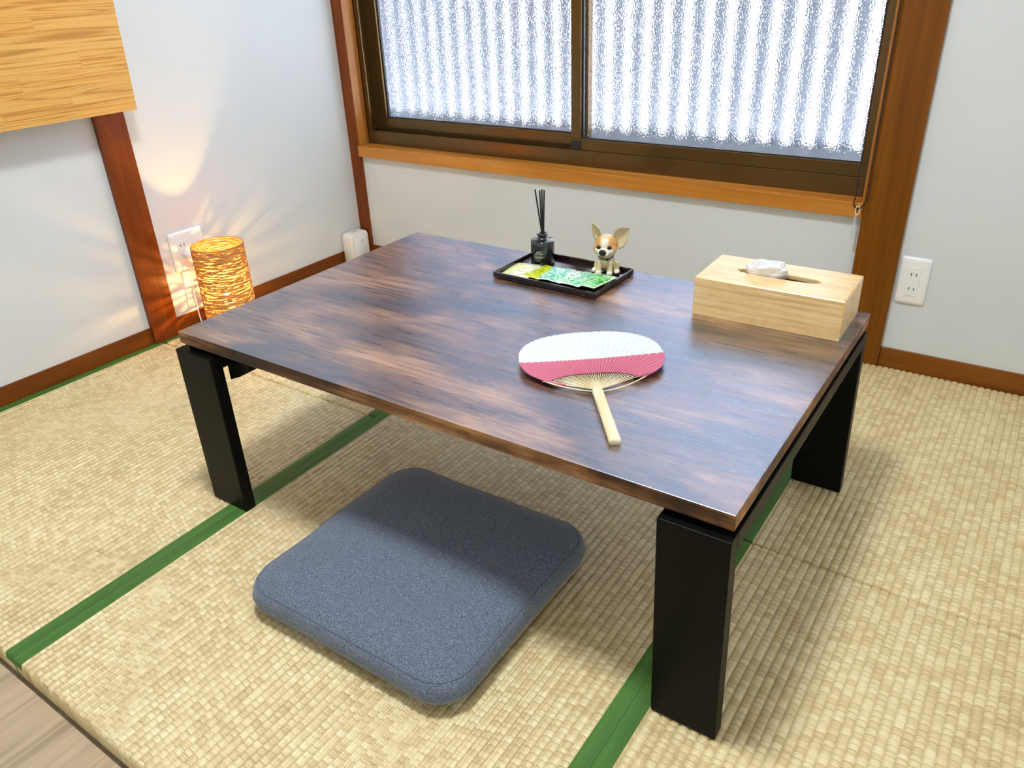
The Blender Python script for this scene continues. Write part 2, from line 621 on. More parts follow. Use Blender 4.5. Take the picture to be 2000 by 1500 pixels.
# walls
bm = bmesh.new()
box(bm, -0.10, -0.004, -RD, 0.12, -0.05, RH)
struct(obj('wall_left', bm, M['wall']), 'white papered wall on the left behind the lamp')
bm = bmesh.new()
box(bm, -0.004, WX0 - 0.02, 0.004, 0.12, -0.05, RH)
box(bm, WX1 + 0.02, RW, 0.004, 0.12, -0.05, RH)
box(bm, WX0 - 0.02, WX1 + 0.02, 0.004, 0.12, -0.05, WZ0)
box(bm, WX0 - 0.02, WX1 + 0.02, 0.004, 0.12, WZ1 + 0.03, RH)
struct(obj('wall_back', bm, M['wall']), 'white papered wall with the window')
struct(obj('wall_right', nbox(RW, RW + 0.1, -RD, 0.12, -0.05, RH), M['wall_plain']), 'plain white wall out of view on the right')
struct(obj('wall_front', nbox(-0.1, RW + 0.1, -RD - 0.1, -RD, -0.05, RH), M['wall_plain']), 'plain white wall behind the viewer')
struct(obj('ceiling', nbox(-0.1, RW + 0.1, -RD - 0.1, 0.12, RH, RH + 0.08), M['ceiling']), 'pale ceiling')

# posts
PZ0, PZ1 = -0.03, RH
LY0, LY1 = -0.918, -0.832
struct(obj('trim_1', nbox(-0.006, 0.010, LY0, LY1, PZ0, PZ1, 0.0012, 1), M['post_left']), 'reddish brown post set in the left wall')
struct(obj('trim_2', nbox(-0.004, 0.0425, -0.010, 0.045, PZ0, PZ1, 0.0012, 1), M['post_left']), 'slim dark post in the corner of the room')
struct(obj('trim_3', nbox(1.757, 1.858, -0.010, 0.045, PZ0, PZ1, 0.0012, 1), M['post_z']), 'broad brown post at the right of the window')
# baseboards
HB = 0.0494
struct(obj('baseboard_left', nbox(-0.006, 0.0, -1.79, LY0, PZ0, HB, 0.0010, 1), M['trim_y']), 'brown baseboard left of the wall post')
struct(obj('baseboard_corner', nbox(-0.006, 0.0, LY1, -0.010, PZ0, HB, 0.0010, 1), M['trim_y']), 'brown baseboard between wall post and corner')
struct(obj('baseboard_back', nbox(0.0425, 1.757, 0.0, 0.006, PZ0, HB, 0.0010, 1), M['trim_x']), 'brown baseboard under the window')
struct(obj('baseboard_right', nbox(1.858, RW, 0.0, 0.006, PZ0, HB, 0.0010, 1), M['trim_x']), 'brown baseboard right of the broad post')

# ------------------------------------------------------------------ window
win = bpy.data.objects.new('window_1', None)
link(win)
struct(win, 'sliding window of figured glass in a bronze aluminium frame')
obj('sill', nbox(WX0, WX1, -0.015, 0.045, WZ0, 0.419, 0.0015, 2), M['sill'], win)
obj('jamb', nbox(WX0 - 0.018, WX0 + 0.001, -0.006, 0.060, 0.419, WZ1, 0.001, 1), M['jamb'], win)
obj('jamb', nbox(WX1 - 0.006, WX1 + 0.0005, -0.004, 0.060, 0.419, WZ1, 0.001, 1), M['jamb'], win)
obj('head', nbox(WX0 - 0.018, WX1 + 0.018, -0.012, 0.060, WZ1, WZ1 + 0.03, 0.001, 1), M['jamb'], win)
AX0, AX1 = WX0 + 0.001, WX1 - 0.006
# outer frame
bm = bmesh.new()
box(bm, AX0, AX1, 0.044, 0.050, 0.416, 0.4655, 0.0008, 1)
box(bm, AX0, AX1, 0.050, 0.125, 0.416, 0.440)
box(bm, AX0, AX1, 0.081, 0.084, 0.440, 0.452)
box(bm, AX0, AX1, 0.116, 0.125, 0.440, 0.470)
obj('bottom_rail', bm, M['alu'], win)
bm = bmesh.new()
box(bm, AX0, AX0 + 0.004, 0.044, 0.125, 0.44, WZ1 - 0.01)
box(bm, AX0, AX0 + 0.022, 0.044, 0.050, 0.4655, WZ1 - 0.01, 0.0008, 1)
box(bm, AX0, AX0 + 0.022, 0.080, 0.085, 0.4655, WZ1 - 0.01)
obj('side_frame', bm, M['alu'], win)
bm = bmesh.new()
box(bm, AX1 - 0.004, AX1, 0.044, 0.125, 0.44, WZ1 - 0.01)
box(bm, AX1 - 0.014, AX1, 0.044, 0.050, 0.4655, WZ1 - 0.01, 0.0008, 1)
obj('side_frame', bm, M['alu'], win)
obj('top_rail', nbox(AX0, AX1, 0.044, 0.125, WZ1 - 0.04, WZ1), M['alu'], win)


def sash(x0, x1, y0, stl, str_, zb, zt):
    """a sliding sash: frame, gasket and figured pane"""
    y1 = y0 + 0.026
    bm = bmesh.new()
    box(bm, x0, x1, y0, y1, 0.442, zb, 0.0012, 1)
    box(bm, x0, x1, y0, y1, zt - 0.04, zt, 0.0012, 1)
    box(bm, x0, x0 + stl, y0, y1, zb, zt - 0.04, 0.0012, 1)
    box(bm, x1 - str_, x1, y0, y1, zb, zt - 0.04, 0.0012, 1)
    s = obj('sash', bm, M['alu'], win)
    g = bmesh.new()
    yy = y0 + 0.010
    xa, xb, za, zc = x0 + stl, x1 - str_, zb, zt - 0.04
    t = 0.004
    box(g, xa, xa + t, yy, yy + 0.010, za, zc)
    box(g, xb - t, xb, yy, yy + 0.010, za, zc)
    box(g, xa + t, xb - t, yy, yy + 0.010, za, za + 0.0025)
    obj('gasket', g, M['gasket'], s)
    obj('pane', nbox(xa - 0.002, xb + 0.002, y0 + 0.013, y0 + 0.017, za - 0.002, zc + 0.002), M['glass'], s)
    return s


s_in = sash(0.888, AX1 - 0.004, 0.053, 0.033, 0.024, 0.4985, WZ1 - 0.03)
s_out = sash(AX0 + 0.004, 0.928, 0.086, 0.056, 0.033, 0.5045, WZ1 - 0.03)
obj('guide_block', nbox(0.889, 0.924, 0.0505, 0.0535, 0.455, 0.492, 0.001, 1), M['gasket'], s_in)

# ------------------------------------------------------------------ outside
per, amp, n = 0.063, 0.0130, 14
xs0, xs1 = -1.3, 2.9
cnt = int((xs1 - xs0) / per * n)
verts, faces = [], []
for i in range(cnt + 1):
    x = xs0 + i * per / n
    y = 0.25 + amp * math.sin(2 * PI * x / per)
    verts += [(x, y, 0.0), (x, y, 1.9)]
for i in range(cnt):
    faces.append((2 * i, 2 * i + 2, 2 * i + 3, 2 * i + 1))
o = obj('corrugated_sheet', (verts, faces), M['corr'], smooth=True, loc=(0, 0, 0.492))
tag(o, 'corrugated translucent plastic sheet seen through the window glass', 'plastic sheet')
obj('bottom_rail', nbox(-1.3, 2.9, 0.266, 0.300, -0.19, 0.004, 0.002, 1), M['rail_grey'], o)
o = obj('balcony_ledge', nbox(-1.3, 2.9, 0.125, 1.2, 0.16, 0.30), M['concrete'])
tag(o, 'grey concrete ledge outside below the corrugated sheet', 'ledge')
o['kind'] = 'structure'

# ------------------------------------------------------------------ tatami
TP = 0.0148


def tatami(label, x0, x1, y0, y1, hl=0.0255, hr=0.0255, skl=0.0, skr=0.0):
    t = thing('tatami_mat', label, 'tatami mat', (x0, y0, -0.0378), 0.0, 'tatami mats covering the room')
    w, d, h = x1 - x0, y1 - y0, 0.036
    g = 0.0012
    # rush body with real ribs running along y
    prof = []
    n = 8
    ribs = int(w / TP)
    for i in range(ribs * n + 1):
        u = i / n
        fx = u - math.floor(u)
        a = abs(2 * fx - 1)
        prof.append((u * TP, h - 0.0034 * a ** 3.0))
    prof = [(max(g, min(x, w - g)), z) for x, z in prof]
    prof.append((w - g, h - 0.0012))
    vs_, fs_ = [], []
    rows = [(g, -0.010), (g + 0.0012, -0.003), (g + 0.004, -0.0006), (g + 0.010, 0.0), (d - g - 0.010, 0.0), (d - g - 0.004, -0.0006), (d - g - 0.0012, -0.003), (d - g, -0.010)]
    nr = len(rows)
    for x, z in prof:
        for y, dz in rows:
            vs_.append((x, y, z + dz))
    m_ = len(prof)
    for i in range(m_ - 1):
        for j in range(nr - 1):
            a = i * nr + j
            fs_.append((a, a + nr, a + nr + 1, a + 1))
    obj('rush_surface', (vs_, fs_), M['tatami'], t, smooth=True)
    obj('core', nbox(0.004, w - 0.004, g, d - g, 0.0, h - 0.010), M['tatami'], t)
    for (a, b) in ((0.0002, hl), (w - hr, w - 0.0002)):
        if b - a < 0.005:
            continue
        bm = bmesh.new()
        yy0, yy1 = g * 0.5, d - g * 0.5
        ys = [yy0, yy0 + 0.0015, yy0 + 0.005] + [yy0 + 0.005 + (yy1 - yy0 - 0.010) * j / 26 for j in range(1, 26)] + [yy1 - 0.005, yy1 - 0.0015, yy1]
        loops = []
        for j, y in enumerate(ys):
            dz = -0.010 if j in (0, len(ys) - 1) else (-0.0025 if j in (1, len(ys) - 2) else 0.0)
            wob = 0.0004 * math.sin(j * 1.7 + a * 40)
            loops.append([(a, y, h - 0.013), (a, y, h + 0.0003 + dz), ((a + b) / 2, y, h + 0.0011 + wob + dz), (b, y, h + 0.0004 + dz), (b, y, h - 0.013)])
        loft(bm, loops)
        obj('cloth_edging', bm, M['heri'], t, smooth=False)
    # mats are never quite square: let the side edges follow the seams of the room
    for ch in t.children:
        for v in ch.data.vertices:
            f = v.co.x / w
            yw = y0 + v.co.y + 0.9
            v.co.x += (skl * (1 - f) + skr * f) * yw
    return t


B1, B2, SK = 0.8888, 1.7997, -0.0286
tatami('square tatami mat in the corner under the lamp', 0.0, B1, -0.8955, 0.0, skr=SK)
tatami('square tatami mat at far left in front of the wall post', 0.0, B1, -1.782, -0.8955, skr=SK)
tatami('long tatami mat under the table and cushion', B1, B2, -1.782, 0.0, skl=SK)
tatami('square tatami mat at the foot of the broad post', B2, RW - 0.03, -0.872, 0.0)
tatami('square tatami mat at the lower right beside the front table leg', B2, RW - 0.03, -1.782, -0.872)

# ------------------------------------------------------------------ ceiling lamp (above the frame)
cl = thing('ceiling_lamp', 'round flush ceiling lamp above the table, out of view', 'ceiling lamp', (1.46, -1.43, RH))
bm = lathe(bmesh.new(), [(0.0, 0.0), (0.20, 0.0), (0.205, -0.02), (0.19, -0.03)], 48)
obj('base', bm, M['white_plastic'], cl, True)
bm = lathe(bmesh.new(), [(0.19, -0.03), (0.18, -0.06), (0.12, -0.075), (0.0, -0.08)], 48)
obj('diffuser', bm, M['diffuser'], cl, True)
ld = bpy.data.lights.new('ceiling_lamp_light', 'AREA')
ld.shape = 'DISK'
ld.size = 0.36
ld.energy = 26.0
ld.color = (0.955, 0.98, 1.0)
lo = bpy.data.objects.new('ceiling_lamp_light', ld)
lo.location = (0, 0, -0.09)
link(lo, cl)

# ================================================================== LOW TABLE
TCX, TCY, TROT = 1.3705, -0.9566, 0.0058
ZT, ZTB = 0.379, 0.3556
tab = thing('low_table', 'low rustic wood table with black plank legs in the middle of the tatami', 'table', (TCX, TCY, 0), TROT)
HXT, HYT = 0.5423, 0.3492
tt = obj('tabletop', nbox(-HXT, HXT, -HYT, HYT, ZTB, ZT, 0.0012, 2), M['rustic'], tab)
tt.data.materials.append(M['rustic_edge'])
for p in tt.data.polygons:
    p.material_index = 0 if p.normal.z > 0.5 else 1
LT = 0.3455
LW, LTH = 0.0975, 0.0247


def legs(side, outer, inner, tilt):
    # one folding frame: two plank legs and the flat rail that joins them
    xa, xb = min(outer, inner), max(outer, inner)

    def sh(bm):
        for v in bm.verts:
            v.co.x += tilt * (LT - v.co.z)
        return bm
    yf0, yf1 = -0.3597, -0.3597 + LTH
    yb0, yb1 = 0.3170, 0.3170 + LTH
    bm = nbox(xa, xb, yf0, yf1, 0.0, LT, 0.0012, 2)
    obj('leg', sh(bm), M['black'], tab)
    bm = nbox(xa, xb, yb0, yb1, 0.0, LT, 0.0012, 2)
    obj('leg', sh(bm), M['black'], tab)
    bm = nbox(xa, xb, yf1, yb0, LT - 0.026, LT, 0.0010, 1)
    obj('leg_rail', sh(bm), M['black'], tab)
    c0, c1 = (xa + 0.004, xb - 0.012) if side > 0 else (xa + 0.012, xb - 0.004)
    obj('spacer', nbox(c0, c1, yf0 + 0.022, yb1 - 0.022, LT, ZTB), M['black'], tab)
    # folding bracket under the board beside each leg
    for yy in ((yf1 + 0.010, yb0 - 0.030) if side < 0 else (yf1 + 0.16, yb0 - 0.18)):
        bm = bmesh.new()
        s = -side
        x0 = xb if s > 0 else xa
        pr = [(0.0, ZTB), (0.072, ZTB), (0.060, ZTB - 0.035), (0.030, ZTB - 0.052), (0.0, ZTB - 0.065)]
        loft(bm, [[(x0 + s * px_, yy, pz) for px_, pz in pr], [(x0 + s * px_, yy + 0.020, pz) for px_, pz in pr]])
        obj('folding_bracket', bm, M['black'], tab)


legs(1, 0.5439, 0.4465, 0.026)
legs(-1, -0.5477, -0.4448, 0.0)

# ================================================================== CUSHION
cu = thing('floor_cushion', 'square grey-blue felt floor cushion lying half under the table', 'cushion', (1.372, -1.281, 0.001), 0.012)
W, D = 0.462, 0.446
ringspec = [(0.040, 0.0), (0.014, 0.004), (0.003, 0.018), (0.0, 0.032), (0.003, 0.046), (0.0065, 0.053), (0.0085, 0.0545), (0.013, 0.0585), (0.026, 0.0660), (0.050, 0.0715), (0.090, 0.0745), (0.140, 0.076), (0.19, 0.0765)]
loops = []
for ins, z in ringspec:
    pts = rrect(W, D, 0.062, 12, ins)
    lp = []
    # subdivide the straight runs so the fabric can undulate
    full = []
    for i, p in enumerate(pts):
        qn = pts[(i + 1) % len(pts)]
        dl = math.hypot(qn[0] - p[0], qn[1] - p[1])
        full.append(p)
        if i % 13 == 12:
            for s in range(1, 20):
                full.append((p[0] + (qn[0] - p[0]) * s / 20, p[1] + (qn[1] - p[1]) * s / 20))
    for (x, y) in full:
        nz = mnoise.noise(Vector((x * 9, y * 9, z * 12))) * 0.0035
        # sides sag inwards slightly between the corners
        r = 1 - 0.018 * (1 - min(1, abs(x) / (W / 2)) ** 2 * min(1, abs(y) / (D / 2)) ** 2) * (1 if ins < 0.06 else 0)
        lp.append((x * r, y * r, max(0, z + (nz if z > 0.02 else 0))))
    loops.append(lp)
bm = loft(bmesh.new(), loops)
obj('cover', bm, M['felt'], cu, True)
bm = tube(bmesh.new(), [(x * 1.0, y * 1.0, z + 0.0002) for x, y, z in loops[6]], 0.0010, 5, closed=True)
obj('seam', bm, M['felt_seam'], cu, True)
# little gathered folds at the corners
for sx, sy in ((1, -1), (-1, -1), (1, 1), (-1, 1)):
    bm = bmesh.new()
    for q in range(3):
        a0 = math.atan2(sy, sx) - 0.42 + q * 0.3
        cxq, cyq = sx * (W / 2 - 0.062), sy * (D / 2 - 0.062)
        pts = []
        for s in range(7):
            a = a0 + 0.055 * s
            rr = 0.0505 - 0.001 * q
            pts.append((cxq + rr * math.cos(a), cyq + rr * math.sin(a), 0.044 + 0.010 * s / 6 - 0.006 * q + 0.001))
        tube(bm, pts, 0.0016, 5, rs=[0.0003, 0.001, 0.0015, 0.0017, 0.0015, 0.001, 0.0003])
    obj('corner_fold', bm, M['felt'], cu, True)

# ================================================================== TRAY AND ITS LOAD
TRX, TRY, TRR = 1.3165, -0.7065, -0.022
tr = thing('serving_tray', 'dark lacquer tray holding the diffuser, the dog figurine and tea packets', 'tray', (TRX, TRY, ZT), TRR)
TW, TD = 0.252, 0.164
bm = nbox(-TW / 2, TW / 2, -TD / 2, TD / 2, 0.002, 0.0045, 0.0005, 1)
obj('tray_base', bm, M['lacquer'], tr)
bm = bmesh.new()
out0 = rrect(TW - 0.006, TD - 0.006, 0.004, 4)
out1 = rrect(TW, TD, 0.004, 4)
inn1 = rrect(TW - 0.007, TD - 0.007, 0.003, 4)
inn0 = rrect(TW - 0.010, TD - 0.010, 0.003, 4)
lp = [[(x, y, 0.003) for x, y in out0], [(x, y, 0.0065) for x, y in out1], [(x, y, 0.0135) for x, y in out1], [(x, y, 0.0135) for x, y in inn1], [(x, y, 0.0044) for x, y in inn0]]
loft(bm, lp, False, False)
obj('tray_rim', bm, M['lacquer'], tr)
bm = bmesh.new()
o1, o2 = rrect(TW - 0.012, TD - 0.012, 0.003, 4), rrect(TW - 0.024, TD - 0.024, 0.003, 4)
loft(bm, [[(x, y, 0.003) for x, y in o1], [(x, y, 0.0) for x, y in o1], [(x, y, 0.0) for x, y in o2], [(x, y, 0.003) for x, y in o2]], False, False)
obj('foot_ring', bm, M['lacquer'], tr)
ZF = ZT + 0.0045

# reed diffuser
DX, DY = 1.2365, -0.6600
df_ = thing('reed_diffuser', 'smoked glass reed diffuser bottle standing on the tray', 'diffuser', (DX, DY, ZF))
BR = 0.0262
bm = lathe(bmesh.new(), [(0.0, 0.0), (BR - 0.002, 0.0), (BR, 0.002), (BR, 0.0485), (BR - 0.0006, 0.0500), (BR - 0.0022, 0.0510), (0.014, 0.0530), (0.0110, 0.0540), (0.0098, 0.0565), (0.0098, 0.0605),
                         (0.0125, 0.0615), (0.0128, 0.0645), (0.0118, 0.0655), (0.0075, 0.0655), (0.0070, 0.058), (0.0, 0.057)], 48)
obj('bottle', bm, M['smoke'], df_, True)
# print: faint illegible lines curved on the glass
ang = math.atan2(-2.05 - DY, 2.13 - DX) - 0.33
for zz, half, hh in ((0.0285, 0.20, 0.0022), (0.0245, 0.30, 0.0022), (0.0185, 0.38, 0.0011), (0.0165, 0.36, 0.0011)):
    bm = bmesh.new()
    a = ang - half
    rr = BR + 0.00015
    while a < ang + half:
        w_ = random.uniform(0.03, 0.07)
        if random.random() > 0.15:
            q = [bm.verts.new((rr * math.cos(t_), rr * math.sin(t_), z_)) for t_, z_ in ((a, zz), (a + w_, zz), (a + w_, zz + hh), (a, zz + hh))]
            bm.faces.new(q)
        a += w_ + 0.022
    obj('printed_line', bm, M['print'], df_)
tops = [((1051, 374), 'leftmost black reed stick leaning away from the others in the diffuser'),
        ((1059.5, 374), 'second black reed stick from the left in the diffuser'),
        ((1063.5, 373), 'third black reed stick from the left in the diffuser'),
        ((1067.5, 372), 'rightmost black reed stick in the diffuser')]
# tops as sideways offsets along the picture's right direction, all about 16 cm long
rt = Vector((RX.x, RX.y, 0)).normalized()
fw = Vector((-rt.y, rt.x, 0))
for i, (off_b, off_t, dep, (p_, lab)) in enumerate(zip((0.0000, -0.0005, 0.0014, 0.0025), (-0.0135, -0.0040, 0.0008, 0.0056), (0.003, -0.003, 0.002, -0.002), tops)):
    b0 = Vector((DX, DY, ZF + 0.0575)) + rt * off_b + fw * dep
    b1 = Vector((DX, DY, ZF + 0.1595)) + rt * off_t + fw * dep * 1.5
    o = obj('reed_stick', tube(bmesh.new(), [b0 - b0, b1 - b0], 0.0017, 8), M['reed'], loc=b0)
    tag(o, lab, 'reed stick', 'reed sticks in the diffuser bottle')

# tea packets
PK = [
    ('pale yellow tea packet at the left end of the tray', (1.2235, -0.7300), 0.10, 0, srgb(206, 212, 96), srgb(240, 244, 200), srgb(232, 238, 170)),
    ('white and yellow tea packet overlapping the pale yellow one', (1.2470, -0.7320), -0.12, 1, srgb(200, 206, 90), srgb(244, 246, 240), srgb(228, 232, 210)),
    ('lime green tea packet in front of the diffuser bottle', (1.2790, -0.7290), -0.22, 2, srgb(140, 158, 20), srgb(216, 224, 60), srgb(196, 208, 20)),
    ('mint and white tea packet at the middle of the tray', (1.3110, -0.7290), 0.02, 3, srgb(70, 176, 136), srgb(232, 248, 244), srgb(160, 226, 206)),
    ('mint tea packet with a darker green corner', (1.3340, -0.7330), -0.24, 4, srgb(60, 176, 120), srgb(214, 244, 232), srgb(110, 206, 160)),
    ('white tea packet with green leaf lines', (1.3570, -0.7350), -0.04, 5, srgb(60, 160, 110), srgb(244, 250, 248), srgb(222, 240, 232)),
    ('mid green and white tea packet next to the bright green one', (1.3800, -0.7370), -0.26, 6, srgb(40, 160, 90), srgb(226, 246, 236), srgb(90, 200, 140)),
    ('bright green tea packet at the right end in front of the dog', (1.4080, -0.7330), -0.14, 7, srgb(10, 150, 20), srgb(226, 248, 226), srgb(30, 190, 40)),
]


def packet_material(i, cd, cl_, cm):
    m = MT('tea_packet_print', cm, 0.3, 0.5)
    v = m.coord((34, 24, 1), loc=(i * 3.1, i * 1.3, 0), rot=(0, 0, 0.7))
    n = m.noise(v, 1.0, 3, 0.6, 2.2)
    w = m.wave(m.coord((1, 1, 1), loc=(i, i * 2, 0), rot=(0, 0, 0.5 + i * 0.5)), 30, 9.0, 2, 2.5)
    t = m.math('ADD', m.math('MULTIPLY', n, 0.6), m.math('MULTIPLY', w, 0.4))
    pr = m.ramp(t, [(0.33, cd), (0.42, cm), (0.52, cl_), (0.64, cm), (0.72, cl_)])
    # pale crimped seal around the printed field
    X, Y, Z = m.xyz(m.coord())
    ed = m.math('MAXIMUM', m.math('DIVIDE', m.math('ABSOLUTE', X), 0.028), m.math('DIVIDE', m.math('ABSOLUTE', Y), 0.039))
    m.base(m.mix(m.ramp(ed, [(0.88, (0, 0, 0)), (0.92, (0.85, 0.85, 0.85))]), pr, cl_))
    m.bump(n, 0.5, 0.001)
    return m.m


for i, (lab, (px_, py_), ra, _, cd, cl_, cm) in enumerate(PK):
    pm = packet_material(i, cd, cl_, cm)
    w_, d_, N = 0.056, 0.078, 10
    vs_, fs_ = [], []
    for sgn in (1, -1):
        for a in range(N + 1):
            for b in range(N + 1):
                u, v = a / N * 2 - 1, b / N * 2 - 1
                puff = (1 - u ** 4) * (1 - v ** 4)
                z = sgn * (0.0003 + 0.0012 * puff) + (0.0005 * mnoise.noise(Vector((u * 3 + i * 5, v * 3, i))) * puff)
                vs_.append((u * w_ / 2, v * d_ / 2, z))
    K = (N + 1) ** 2
    for a in range(N):
        for b in range(N):
            q = a * (N + 1) + b
            fs_.append((q, q + N + 1, q + N + 2, q + 1))
            fs_.append((K + q, K + q + 1, K + q + N + 2, K + q + N + 1))
    for a in range(N):
        for q, r in ((a, a + 1), ((a + 1) + N * (N + 1) - 0, a + N * (N + 1)),):
            fs_.append((q, r, K + r, K + q))
        q, r = (a + 1) * (N + 1), a * (N + 1)
        fs_.append((q, r, K + r, K + q))
        q, r = a * (N + 1) + N, (a + 1) * (N + 1) + N
        fs_.append((q, r, K + r, K + q))
    o = obj('tea_packet', (vs_, fs_), pm, smooth=True, loc=(px_, py_, ZF + 0.0020 + 0.0016 * (i if i < 4 else 3.0 + (i - 3) * 0.7)), rot=(0.0, -0.035, ra))
    tag(o, lab, 'tea packet', 'tea packets on the tray')

# ------------------------------------------------------------------ dog figurine
dg = thing('dog_figurine', 'small tan and white ceramic dog with big ears sitting on the tray', 'figurine', (1.3905, -0.6520, ZF), 0.26)
bm = bmesh.new()
S = lambda c, r: sphere(bm, c, r, 3)
S((0, 0.006, 0.020), (0.0175, 0.018, 0.020))
S((0, -0.005, 0.026), (0.0150, 0.0135, 0.017))
S((0, -0.002, 0.040), (0.0130, 0.0125, 0.010))
for s in (-1, 1):
    for t_ in range(7):
        f = t_ / 6
        S((s * (0.0105 + 0.001 * f), -0.0135 - 0.005 * f, 0.026 - 0.020 * f), 0.0066 - 0.0008 * math.sin(f * PI))
    S((s * 0.0118, -0.0215, 0.0052), (0.0070, 0.0082, 0.0054))
    S((s * 0.0185, 0.006, 0.012), (0.0095, 0.013, 0.0115))
    S((s * 0.0240, -0.006, 0.0050), (0.0066, 0.0095, 0.0052))
    S((s * 0.0125, -0.0135, 0.0545), (0.0125, 0.0125, 0.0115))
    S((s * 0.0052, -0.0275, 0.0490), (0.0062, 0.0075, 0.0062))
S((0, -0.003, 0.0620), (0.0245, 0.0215, 0.0215))
S((0, -0.0265, 0.0510), (0.0092, 0.0105, 0.0085))
S((0, -0.020, 0.0470), (0.0105, 0.012, 0.0070))
for t_ in range(6):
    S((0.004 * t_ / 5, 0.024 + 0.010 * t_ / 5, 0.006 + 0.004 * t_ / 5), 0.0045 - 0.0004 * t_)
me = bpy.data.meshes.new('dog_raw')
bm.to_mesh(me)
bm.free()
tmp = bpy.data.objects.new('dog_raw', me)
col.objects.link(tmp)
rm = tmp.modifiers.new('r', 'REMESH')
rm.mode = 'VOXEL'
rm.voxel_size = 0.0011
sm = tmp.modifiers.new('s', 'SMOOTH')
sm.factor = 0.5
sm.iterations = 5
dep = bpy.context.evaluated_depsgraph_get()
me2 = bpy.data.meshes.new_from_object(tmp.evaluated_get(dep))
bpy.data.objects.remove(tmp)
me2.name = 'body'
for p in me2.polygons:
    p.use_smooth = True
at = me2.color_attributes.new('paint', 'FLOAT_COLOR', 'POINT')
tan, tan2, cream, white, dark = srgb(206, 150, 88), srgb(220, 184, 124), srgb(222, 208, 164), srgb(232, 230, 216), srgb(60, 44, 36)
for i, v in enumerate(me2.vertices):
    x, y, z = v.co
    c = Vector(cream)
    if z > 0.045:                       # head: tan cap and cheeks, white blaze and muzzle
        blaze = max(0.0, 1 - abs(x) / 0.0075) if y < 0.004 else 0.0
        side = min(1.0, max(0.0, (abs(x) - 0.006) / 0.006))
        up = min(1.0, max(0.0, (z - 0.050) / 0.008))
        c = Vector(cream).lerp(Vector(tan), side * up)
        c = c.lerp(Vector(white), min(1, blaze * 1.6))
        if z > 0.078:
            c = c.lerp(Vector(tan2), 0.7)
        if y < -0.024:
            c = Vector(white)
            if z < 0.0475:
                c = Vector(cream)
    else:
        back = min(1.0, max(0.0, (y - 0.002) / 0.012))
        c = Vector(cream).lerp(Vector(tan2), back)
        if z < 0.010:
            c = c.lerp(Vector(white), 0.7)
        if z < 0.0022:
            c = Vector(dark)
    at.data[i].color = (*c, 1)
me2.materials.clear()
me2.materials.append(M['ceramic'])
link(bpy.data.objects.new('body', me2), dg)


def ear(sx, tip, base_a, base_b, label):
    # cupped leaf: outline from base to tip, with thickness
    tip, A, B = Vector(tip), Vector(base_a), Vector(base_b)
    N, K = 12, 8
    front, back = [], []
    mid = (A + B) / 2
    axis = tip - mid
    side = B - A
    nrm = axis.cross(side).normalized()
    if nrm.y > 0:
        nrm = -nrm
    for i in range(N + 1):
        f = i / N
        w = (1 - f ** 2.2) * (1 + 0.55 * math.sin(f * PI))
        rf, rb = [], []
        for k in range(K + 1):
            g = k / K * 2 - 1
            p = mid + axis * f + side * (g * 0.5 * w)
            cup = 0.006 * w * (1 - g * g)
            rf.append(p - nrm * cup)
            rb.append(p - nrm * (cup + 0.0030 * (1 - 0.5 * f) * (1 - g * g) + 0.0006))
        front.append(rf)
        back.append(rb)
    bmf = bmesh.new()
    vf = [[bmf.verts.new(p) for p in r] for r in front]
    vb = [[bmf.verts.new(p) for p in r] for r in back]
    for i in range(N):
        for k in range(K):
            bmf.faces.new((vf[i][k], vf[i][k + 1], vf[i + 1][k + 1], vf[i + 1][k]))
            bmf.faces.new((vb[i][k], vb[i + 1][k], vb[i + 1][k + 1], vb[i][k + 1]))
        bmf.faces.new((vf[i][0], vf[i + 1][0], vb[i + 1][0], vb[i][0]))
        bmf.faces.new((vf[i][K], vb[i][K], vb[i + 1][K], vf[i + 1][K]))
    o = obj('ear', bmf, M['ear_in'], dg, True)
    return o


ear(-1, (-0.0330, 0.000, 0.1060), (-0.0225, 0.004, 0.0640), (-0.0105, -0.006, 0.0790), '')
ear(1, (0.0480, 0.003, 0.0980), (0.0120, -0.003, 0.0790), (0.0250, 0.001, 0.0520), '')
for s in (-1, 1):
    e = obj('eye', sphere(bmesh.new(), (s * 0.0115, -0.0228, 0.0605), (0.0052, 0.0030, 0.0050), 2), M['eye'], dg, True)
obj('nose', sphere(bmesh.new(), (0.0, -0.0365, 0.0540), (0.0078, 0.0052, 0.0066), 3), M['eye'], dg, True)
bm = tube(bmesh.new(), [(0.0, -0.0365, 0.0485), (0.0, -0.0372, 0.0470), (0.003, -0.0350, 0.0450), (0.0075, -0.0310, 0.0450)], 0.0005, 5)
tube(bm, [(0.0, -0.0372, 0.0470), (-0.003, -0.0350, 0.0450), (-0.0075, -0.0310, 0.0450)], 0.0005, 5)
obj('mouth', bm, M['eye'], dg)
pts = [(0.0152 * math.cos(2 * PI * k / 32), -0.003 + 0.0150 * math.sin(2 * PI * k / 32), 0.0370 + 0.0028 * math.sin(2 * PI * k / 32)) for k in range(32)]
c_ = obj('collar', tube(bmesh.new(), pts, 0.0017, 8, closed=True), M['collar'], dg, True)
obj('tag', sphere(bmesh.new(), (0.006, -0.0185, 0.0335), (0.0024, 0.0014, 0.0026), 2), M['eye'], c_, True)

